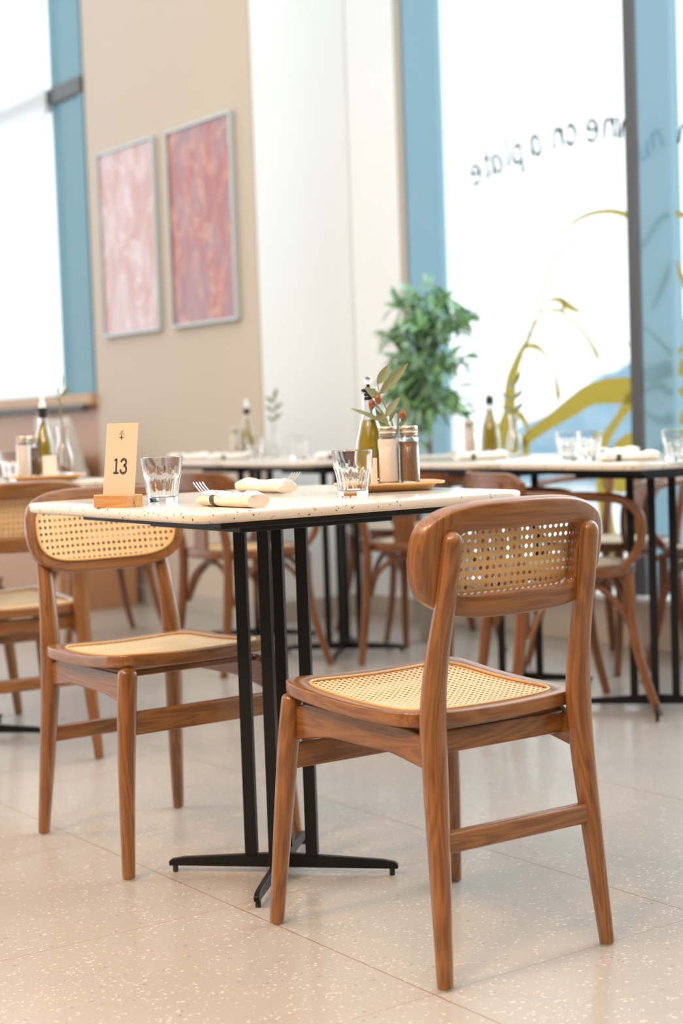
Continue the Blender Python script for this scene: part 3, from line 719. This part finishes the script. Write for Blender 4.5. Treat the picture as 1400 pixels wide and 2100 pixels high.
# ================================================================== TABLEWARE
def tumbler(label, group=None):
    t = thing('glass_tumbler', (0, 0, 0), 0, label, 'glass', group)
    out = [(.0265, 0, 1), (.0285, .003, 1), (.0300, .016, 1), (.0325, .034, 1), (.0345, .046, 1), (.0362, .052, .5), (.0368, .055, 0), (.0378, .070, 0), (.0392, .0868, 0), (.0388, .0878, 0)]
    inn = [(.0382, .0874, 0), (.0362, .070, 0), (.0348, .055, 0), (.0315, .046, .0), (.0290, .030, 0), (.0265, .0135, 0), (.020, .0115, 0), (.004, .011, 0)]
    MB().lathe(out+inn, 120, facet=10).build('bowl', M_glass, t, angle=20)
    return t
g1 = tumbler('clear empty tumbler standing right beside the number card'); g1.location = (-.335, 3.00, .75)
dup(g1, (.024, 2.995, .75), .25, 'clear empty tumbler in front of the condiment tray on the nearest table')
dup(g1, W(3.30, 3.516, .75), 0, 'left of two tumblers side by side on the right-edge table')
dup(g1, W(3.30, 3.425, .75), .3, 'right of two tumblers side by side on the right-edge table')
dup(g1, W(3.28, 3.065, .75), .2, 'tumbler cut by the right edge of the photo')
dup(g1, W(1.90, 4.382, .75), .1, 'tumbler on the left-edge table in front of the salt jar')
dup(g1, W(3.40, 5.44, .75), .1, 'faint tumbler far back, right of the oil bottle under the pictures')
dup(g1, W(3.40, 5.12, .75), .1, 'faint tumbler far back in front of the white wall')
def jar(label, fill, lvl, group):
    t = thing('seasoning_jar', (0, 0, 0), 0, label, 'jar', group)
    R = .0205
    prof = [(.018, 0), (R, .003), (R, .088), (.0195, .092), (.0165, .095), (.0165, .103), (.0150, .103), (.0150, .094), (.0185, .089), (.0190, .006), (.017, .004)]
    MB().lathe(prof, 48).build('jar_body', M_glass, t)
    MB().lathe([(.0168, .0045), (.0186, .007), (.0186, lvl-.001), (.0180, lvl)], 40).build('contents', fill, t)
    MB().lathe([(.0170, .0965), (.0188, .0965), (.0188, .0985), (.0178, .0995), (.0188, .1005), (.0190, .103), (.0180, .1045), (.0188, .106), (.0188, .114), (.0178, .1155), (.004, .1155)], 40).build('lid', M_lid, t)
    return t
def bottle(label, oil=.118, spout=True, group=None):
    t = thing('oil_bottle', (0, 0, 0), 0, label, 'bottle', group)
    prof = [(.029, 0), (.0325, .003), (.0335, .012), (.0325, .045), (.0285, .085), (.020, .122), (.0145, .140), (.0130, .150), (.0130, .176), (.0155, .178), (.0155, .183), (.0125, .185)]
    inn = [(.0100, .185), (.0105, .150), (.0120, .140), (.0178, .121), (.0263, .085), (.0303, .045), (.0313, .012), (.026, .007), (.003, .006)]
    MB().lathe(prof+inn, 48).build('bottle_glass', M_glass, t)
    MB().lathe([(.025, .0078), (.0307, .0125), (.0298, .045), (.0258, .085)]+([(.0173, .121), (.0116, .140), (.0101, oil)] if oil > .141 else [(.0173, .121), (.0144, oil)]), 48).build('oil', M_oil, t)
    if spout:
        MB().lathe([(.0103, .166), (.0103, .188), (.0135, .189), (.0135, .194), (.008, .197)], 24).build('stopper', M_pad, t)
        MB().lathe([(.011, .194), (.0095, .205), (.006, .215), (.0045, .232), (.003, .234)], 24).build('pour_spout', M_plast, t)
    else:
        MB().lathe([(.0095, .170), (.0100, .186), (.0145, .188), (.0145, .192), (.004, .194), (.0035, .202)], 24).build('stopper', M_black, t)
        MB().lathe([(.0005, .201), (.0055, .203), (.0085, .208), (.0085, .212), (.0055, .217), (.0005, .219)], 24).build('stopper_knob', M_glass, t)
    return t
def vase(label, group=None):
    t = thing('bud_vase', (0, 0, 0), 0, label, 'vase', group)
    prof = [(.022, 0), (.026, .004), (.028, .03), (.025, .062), (.0165, .092), (.0145, .104), (.0165, .128), (.0200, .142)]
    inn = [(.0186, .142), (.0150, .128), (.0128, .104), (.0148, .092), (.0233, .062), (.026, .03), (.024, .009), (.003, .007)]
    MB().lathe(prof+inn, 48).build('vase_body', M_glass, t); return t
def leafmesh(L, wd, curl=.25, fold=.2):
    n = 10; vs = []
    for i in range(n+1):
        q = i/n; ww = wd*math.sin(PI*min(.999, q**.85))**.75*.5+.0003; z = -curl*L*q*q; 
        for s in (-1, -.5, 0, .5, 1): vs.append((s*ww, L*q, z+fold*abs(s)*ww))
    fs = [(i*5+j, i*5+j+1, (i+1)*5+j+1, (i+1)*5+j) for i in range(n) for j in range(4)]
    return vs, fs
def addleaf(m, base, dirv, up, L, wd, curl=.25, fold=.2):
    d = Vector(dirv).normalized(); u = Vector(up); x = d.cross(u).normalized(); u = x.cross(d)
    vs, fs = leafmesh(L, wd, curl, fold); B = Vector(base)
    m.add([B+x*v[0]+d*v[1]+u*v[2] for v in vs], fs)
def sprig(label, name='olive_sprig', group=None, front=True):
    t = thing(name, (0, 0, 0), 0, label, 'plant', group)
    T = lambda dx, z, dy=0: Vector((dx, dy, z))
    if front:
        main = catmull([T(.0, .045), T(.002, .10, -.008), (-.004, -.020, .150), (-.018, -.026, .185), (-.026, -.026, .205), (-.030, -.026, .228)], 6)
        st = MB().sweep(main, [.0018*(1-.5*i/len(main)) for i in range(len(main))], n=8)
        st.sweep(catmull([T(.002, .10, -.008), T(.008, .135, -.018), T(.020, .160, -.028)], 5), .0011, n=6)
        st.sweep(catmull([T(.0, .12, -.012), T(-.014, .150, -.024), T(-.035, .165, -.026)], 5), .001, n=6)
        st.build('stem', M_twig, t)
        LV = [((-.030, .226), (-.006, .264), .017, (0, -1, .2)), ((-.026, .206), (.030, .265), .019, (0, -1, .1)), ((-.023, .192), (-.054, .222), .016, (0, -1, .4)),
              ((-.014, .145), (-.082, .186), .011, (.2, -1, .8)), ((-.012, .128), (-.035, .185), .018, (0, -1, 0)), ((-.022, .165), (-.045, .195), .014, (0, -.6, 1)),
              ((-.016, .160), (.012, .200), .015, (-.2, -1, .2)), ((.012, .135), (.033, .190), .012, (.6, -1, 0)), ((-.010, .150), (.006, .180), .012, (.9, -.6, 0)), ((-.012, .13), (-.03, .16), .012, (.3, -1, .2))]
        for i, (b, e, wd, up) in enumerate(LV):
            B = Vector((b[0], random.uniform(-.004, .004)-.026, b[1])); E_ = Vector((e[0], random.uniform(-.012, .006)-.028, e[1]))
            m = MB(); addleaf(m, B, E_-B, up, (E_-B).length, wd, .16, .25); m.build('leaf', M_leaf, t)
        for x, z in ((-.043, .186), (.018, .163), (-.030, .196)):
            MB().lathe([(.0004, -.011), (.004, -.0095), (.0065, -.004), (.007, .001), (.006, .006), (.0035, .0095), (.0004, .011)], 20, (x, -.030, z)).build('olive', M_olive, t)
    else:
        st = MB().sweep(catmull([T(0, .03), T(.002, .13), T(.008, .19), T(.012, .245)], 5), .0018, n=8)
        st.build('stem', M_twig, t)
        for z, a, L in ((.14, -1, .05), (.15, 1, .045), (.18, -1, .055), (.19, 1, .05), (.22, -1, .045), (.235, .3, .055)):
            m = MB(); addleaf(m, (.004, 0, z), (a*.8, random.uniform(-.5, .5), .7), (0, -1, .3), L, .015, .15); m.build('leaf', M_leaf, t)
    return t
def tray(label, group=None, L=.090, Wd=.055):
    t = thing('bamboo_tray', (0, 0, 0), 0, label, 'tray', group)
    MB().stack(lambda i: sup(L-i, Wd-i, 5, 96), [(.012, 0), (.008, .002), (.0, .012), (-.014, .013), (-.016, .015), (-.0155, .018), (-.004, .0165), (.004, .013)], grain=lambda p: (p.y, p.z, p.x)).build('tray_body', M_bamboo, t)
    return t
# nearest table set
TR = Vector((.097, 3.195, .75)); trr = .22
tr1 = tray('round-cornered bamboo tray on the nearest table'); tr1.location = TR; tr1.rotation_euler.z = trr
def ont(x, y, z=.013): return TR+Matrix.Rotation(trr, 3, 'Z')@Vector((x, y, 0))+Vector((0, 0, z))
j1 = jar('jar of white salt on the nearest bamboo tray', M_salt, .090, 'salt jars'); j1.location = ont(-.003, -.014)
j2 = jar('jar of brown ground pepper on the nearest bamboo tray', M_pepper, .085, 'pepper jars'); j2.location = ont(.040, -.014)
b1 = bottle('olive oil bottle with glass knob stopper on the nearest table', .130, False); b1.location = ont(-.027, .038)
v1 = vase('small clear vase behind the salt jar on the nearest table'); v1.location = ont(.026, .034)
s1 = sprig('olive sprig with brown olives in the vase on the nearest table'); s1.location = ont(.022, .034, -.012); 
cb = MB().box((0, 0, .028), (.014, .004, .052)); oc = cb.build('menu_tag', M_tag, None, .0006); oc.location = ont(-.034, -.016); oc.rotation_euler.z = .5
tag(oc, 'tiny upright paper tag left of the salt jar on the nearest tray', 'tag')
# number card
CB = Vector((-.408, 2.918, .75)); 
# number card block: long side along the room's length axis
cbk = thing('number_card_stand', CB, ANG+PI/2+.25, 'wooden block stand holding the number card at the table corner', 'card stand')
m = MB().box((0, .0115, .011), (.088, .020, .024), ax=0).box((0, -.0115, .011), (.088, .020, .024), ax=0).box((0, 0, .003), (.088, .004, .006), ax=0); m.build('block', M_oak, cbk, .0022)
cd_ = bpy.data.objects.new('number_card', None); S.collection.objects.link(cd_); cd_.location = CB+Vector((0, 0, .008)); cd_.rotation_euler = Matrix.Rotation(ANG+PI/2+.25, 3, 'Z').to_euler()
tag(cd_, 'tan card printed with the number 13, leaning in its block', 'number card')
lean = .13
def cardf(p):  # p.x across (reader's left to right), p.y up, p.z out of the front face
    # local frame: x along the block, +y = the side facing the camera's left
    y = p.z+.0006; z = p.y
    return Vector((-p.x, y*math.cos(lean)-z*math.sin(lean), z*math.cos(lean)+y*math.sin(lean)))
m = MB(); vs = [cardf(Vector((x, y, z))) for x in (-.0425, .0425) for y in (.0, .146) for z in (-.0012, 0)]
m.add(vs, [(0, 1, 3, 2), (4, 6, 7, 5), (0, 4, 5, 1), (2, 3, 7, 6), (0, 2, 6, 4), (1, 5, 7, 3)]).build('card', M_paper, cd_, smooth=False)
m = MB(); K = .001
SX = (1.08, 1.02, -2, -3)
def st13(pts, wd, sm=6): m.ribbon([(x*K*SX[0]+SX[2]*K, y*K*SX[1]+SX[3]*K) for x, y in pts], wd*1.2*K, cardf, .0004, sm)
st13([(-7.5, 55), (-7.5, 82)], 3.6, 1); st13([(-14, 56.3), (-1, 56.3)], 3.4, 1); st13([(-13, 79.5), (-10.5, 79.7), (-7.6, 81.5)], 3.0, 4)
st13([(4, 75.5), (6, 79), (10.5, 81), (15, 79.5), (17, 75.5), (15.5, 71.5), (11, 69.6)], 3.7)
st13([(11, 69.6), (15.5, 68), (18.2, 63.5), (17, 58.5), (13, 56), (8.5, 56), (5, 58), (3.4, 62.5)], 3.7)
m.build('number', M_ink, cd_, smooth=False)
m = MB(); SX = (1.5, 1.5, 0, -61)
st13([(-.0, 117.6), (0, 124.5)], 1.6, 1); st13([(-4.5, 120.6), (4.5, 120.6)], .8, 1); st13([(-1.4, 120.6), (1.4, 120.6)], 2.6, 1)
st13([(-3.3, 126.0), (-2.6, 123.6)], .6, 1); st13([(0, 129.5), (0, 125.0)], .6, 1); st13([(3.3, 126.0), (2.6, 123.6)], .6, 1); st13([(-1.8, 128.5), (-1.3, 125.2)], .5, 1); st13([(2.2, 129.3), (1.6, 126.2)], .5, 1)
m.build('emblem', M_ink, cd_, smooth=False)
# napkin rolls with forks
def napkin(label, mat, band=True, group=None):
    t = thing('rolled_napkin', (0, 0, 0), 0, label, 'napkin', group)
    n = 26; pts = []; rad = []
    for i in range(n+1):
        q = i/n; x = -.085+.17*q
        hgt = .0125+.0012*math.sin(q*9)+.001*math.sin(q*23); wdt = .023+.002*math.sin(q*5+1)
        if q < .10: hgt *= .70+3*q
        if q > .90: hgt *= .96
        pts.append((x, .0012*math.sin(q*7), hgt)); rad.append((wdt, hgt))
    m = MB().sweep(pts, rad, (0, 1, 0), 28, 2.5)
    # loose outer fold
    k = 20; vs = []
    for i in range(n+1):
        q = i/n; x = -.085+.172*q
        for j in range(5):
            a = .55+j*.22; w_ = rad[i][0]*1.05; h_ = rad[i][1]
            vs.append((x+.006*math.sin(j*2.+q*3), -w_*math.cos(a)*1.04, h_+h_*math.sin(a)*1.06+.0004))
    fs = [(i*5+j, i*5+j+1, (i+1)*5+j+1, (i+1)*5+j) for i in range(n) for j in range(4)]
    m.add(vs, fs)
    m.build('cloth', mat, t, angle=60)
    if band:
        i0 = n//3; pp_ = [(pts[i0][0]+d, pts[i0][1], pts[i0][2]) for d in (-.007, .007)]
        MB().sweep(pp_, [(.0247, .0139)]*2, (0, 1, 0), 28, 2.5).build('paper_band', M_band, t)
    return t
def fork(label, group=None):
    t = thing('fork', (0, 0, 0), 0, label, 'fork', group)
    m = MB()
    m.sweep(catmull([(.06, 0, .010), (.0, 0, .011), (-.03, 0, .012), (-.052, 0, .013), (-.066, 0, .012)], 5), [(.0035, .0016)]*21, (0, 1, 0), 12)
    m.sweep([(-.062, 0, .012), (-.070, 0, .0125), (-.078, 0, .0145)], [(.006, .0012), (.0115, .0011), (.0115, .0011)], (0, 1, 0), 12)
    m.build('handle', M_steel, t)
    for q in range(4):
        y = -.0095+q*.00633
        MB().sweep(catmull([(-.076, y, .014), (-.092, y, .0205), (-.108, y, .030), (-.118, y, .038)], 4), [(.0016, .0011)]*9+[(.0015, .001)]*3+[(.0008, .0007)], (0, 1, 0), 8).build('tine', M_steel, t)
    return t
# local -x = fork end.  nearest napkin: fork end points along +UU
def orient(d): return math.atan2(-d.y, -d.x)
rU = math.atan2(-UU.y, -UU.x)
np1 = napkin('cream rolled napkin with dark band, nearest the table corner', M_napkin); np1.location = (-.190, 2.785, .75); np1.rotation_euler.z = rU
fk1 = fork('fork in the banded napkin, tines pointing left'); fk1.location = (-.190, 2.785, .754); fk1.rotation_euler.z = rU
np2 = napkin('cream rolled napkin without visible band, far side of the nearest table', M_napkin, False); np2.location = (-.157, 3.33, .75); np2.rotation_euler.z = rU+PI
fk2 = fork('fork in the far napkin of the nearest table, tines pointing right'); fk2.location = (-.157, 3.33, .754); fk2.rotation_euler.z = rU+PI
NW = napkin('white napkin roll on the right-edge table, near its corner', M_napw); NW.location = W(3.28, 3.25, .75); NW.rotation_euler.z = .12
dup(NW, W(3.62, 3.66, .75), .1, 'white napkin roll behind the two side-by-side tumblers')
dup(NW, W(3.35, 3.98, .75), .25, 'white napkin roll right of the window table oil bottle')
dup(NW, W(3.38, 4.83, .75), .1, 'white napkin roll just right of the nearest pepper jar, on the middle table')
dup(NW, W(3.35, 5.54, .75), .05, 'white napkin roll right of the far oil bottle')
dup(NW, W(3.30, 5.80, .75), -.1, 'white napkin roll left of the far salt jar')
# background condiment sets
def dset(P, names, rot=0, sc=1):
    pass
dup(tr1, W(3.56, 5.80, .75), ANG+PI/2, 'bamboo tray on the far table under the pictures')
dup(j2, W(3.56, 5.845, .763), 0, 'pepper jar on the far table under the pictures'); dup(j1, W(3.53, 5.805, .763), 0, 'salt jar on the far table under the pictures')
bs = bottle('olive oil bottle with white spout on the far table under the pictures', .15, True, 'spouted oil bottles'); bs.location = W(3.55, 5.735, .763)
dup(v1, W(3.66, 5.70, .75), 0, 'vase on the far table under the pictures')
s2 = sprig('leafy sprig in the vase on the far table under the pictures', 'leafy_sprig', 'leafy sprigs', False); s2.location = W(3.66, 5.70, .755)
dup(tr1, W(3.55, 4.235, .75), ANG+PI/2, 'bamboo tray on the window table in front of the tree')
dup(j2, W(3.56, 4.285, .763), 0, 'pepper jar on the window table'); dup(j1, W(3.53, 4.25, .763), 0, 'salt jar on the window table')
dup(bs, W(3.56, 4.175, .763), 0, 'olive oil bottle on the window table, in front of the yellow drawing')
dup(v1, W(3.60, 4.10, .75), 0, 'vase on the window table'); dup(s2, W(3.60, 4.10, .755), .6, 'dark leafy sprig in the vase on the window table')
# left table
TL_ = W(1.92, 4.19, .75); r4 = ANG+PI/2+.6
dup(tr1, TL_, .35, 'bamboo tray on the left-edge table')
R4 = Matrix.Rotation(.35, 3, 'Z')
def on4(x, y, z=.013): return TL_+R4@Vector((x, y, 0))+Vector((0, 0, z))
dup(j1, on4(-.066, -.024), 0, 'salt jar on the left-edge table'); dup(j2, on4(-.036, .004), 0, 'pepper jar on the left-edge table')
dup(bs, on4(-.002, .014), 0, 'oil bottle with white spout on the left-edge table')
dup(v1, on4(.050, -.004), 0, 'vase on the left-edge table'); dup(s2, on4(.050, -.004, .018), 2.2, 'leafy sprig in the vase on the left-edge table')
m = MB().box((0, 0, .030), (.040, .0015, .060)); o = m.build('paper_card', M_tag); o.location = on4(.004, -.034); o.rotation_euler = (-.1, 0, .35)
tag(o, 'small pale paper card leaning on the left-edge oil bottle', 'card')
# ================================================================== OLIVE TREE
tp = W(3.93, 5.0, 0)
tt = thing('potted_tree', tp, 0, 'potted green leafy tree standing beside the window', 'tree')
MB().lathe([(.045, 0), (.05, .01), (.060, .24), (.064, .26), (.056, .26), (.054, .235), (.01, .235)], 40).build('pot', M_pot, tt)
MB().lathe([(.0535, .235), (.0535, .244), (.02, .250)], 32).build('soil', M_soil, tt)
tk = catmull([(.01, 0, .24), (.018, 0, .5), (.012, 0, .8), (-.005, 0, 1.05), (-.02, 0, 1.3)], 6)
bk = MB().sweep(tk, [.013-.007*i/len(tk) for i in range(len(tk))], n=12)
br = []
for i in range(30):
    z0 = random.uniform(.88, 1.22); a = random.uniform(0, 2*PI); L = random.uniform(.16, .30)
    e = Vector((.012+math.cos(a)*L*.72, math.sin(a)*L*.72, z0+L*random.uniform(-.1, .95)))
    e.z = min(e.z, 1.38); s0 = Vector((.005, 0, z0)); md = s0.lerp(e, .5)+Vector((0, 0, .04)); P = catmull([s0, md, e], 5); br.append(P)
    bk.sweep(P, [.005-.003*k/len(P) for k in range(len(P))], n=6)
for e in ((-.10, .02, 1.38), (.02, 0, 1.42), (.09, 0, 1.38), (-.05, .0, 1.41)):
    P = catmull([(-.01, 0, 1.1), Vector(e)*.5+Vector((0, 0, .58)), e], 5); br.append(P); bk.sweep(P, [.004]*len(P), n=6)
for e in ((-.03, 0, .80), (-.05, .02, .84), (-.15, 0, .96), (.15, 0, .96)):
    P = catmull([(0, 0, .98), (e[0]*.6, 0, .98), e], 5); br.append(P); bk.sweep(P, [.003]*len(P), n=6)
bk.build('trunk', M_bark, tt)
fa = MB(); fb = MB()
for P in br:
    for i in range(24):
        q = random.random()**.7; k = int(q*(len(P)-1)); b = P[k]+Vector([random.gauss(0, .012) for _ in range(3)])
        d = Vector((random.gauss(0, 1), random.gauss(0, 1), random.gauss(.0, .9)))+(P[-1]-P[0]).normalized()*.8
        addleaf(fa if random.random() < .55 else fb, b, d, (random.gauss(0, .4), random.gauss(0, .4), 1), random.uniform(.055, .095), random.uniform(.018, .030), random.uniform(0, .5))
fo = fa.build('foliage', M_leaf2, tt); fo['kind'] = 'stuff'; fo2 = fb.build('foliage', M_leaf3, tt); fo2['kind'] = 'stuff'
# small litter on the floor
for (x, y) in ((-.30, 3.62), (-.05, 3.34)):
    pass
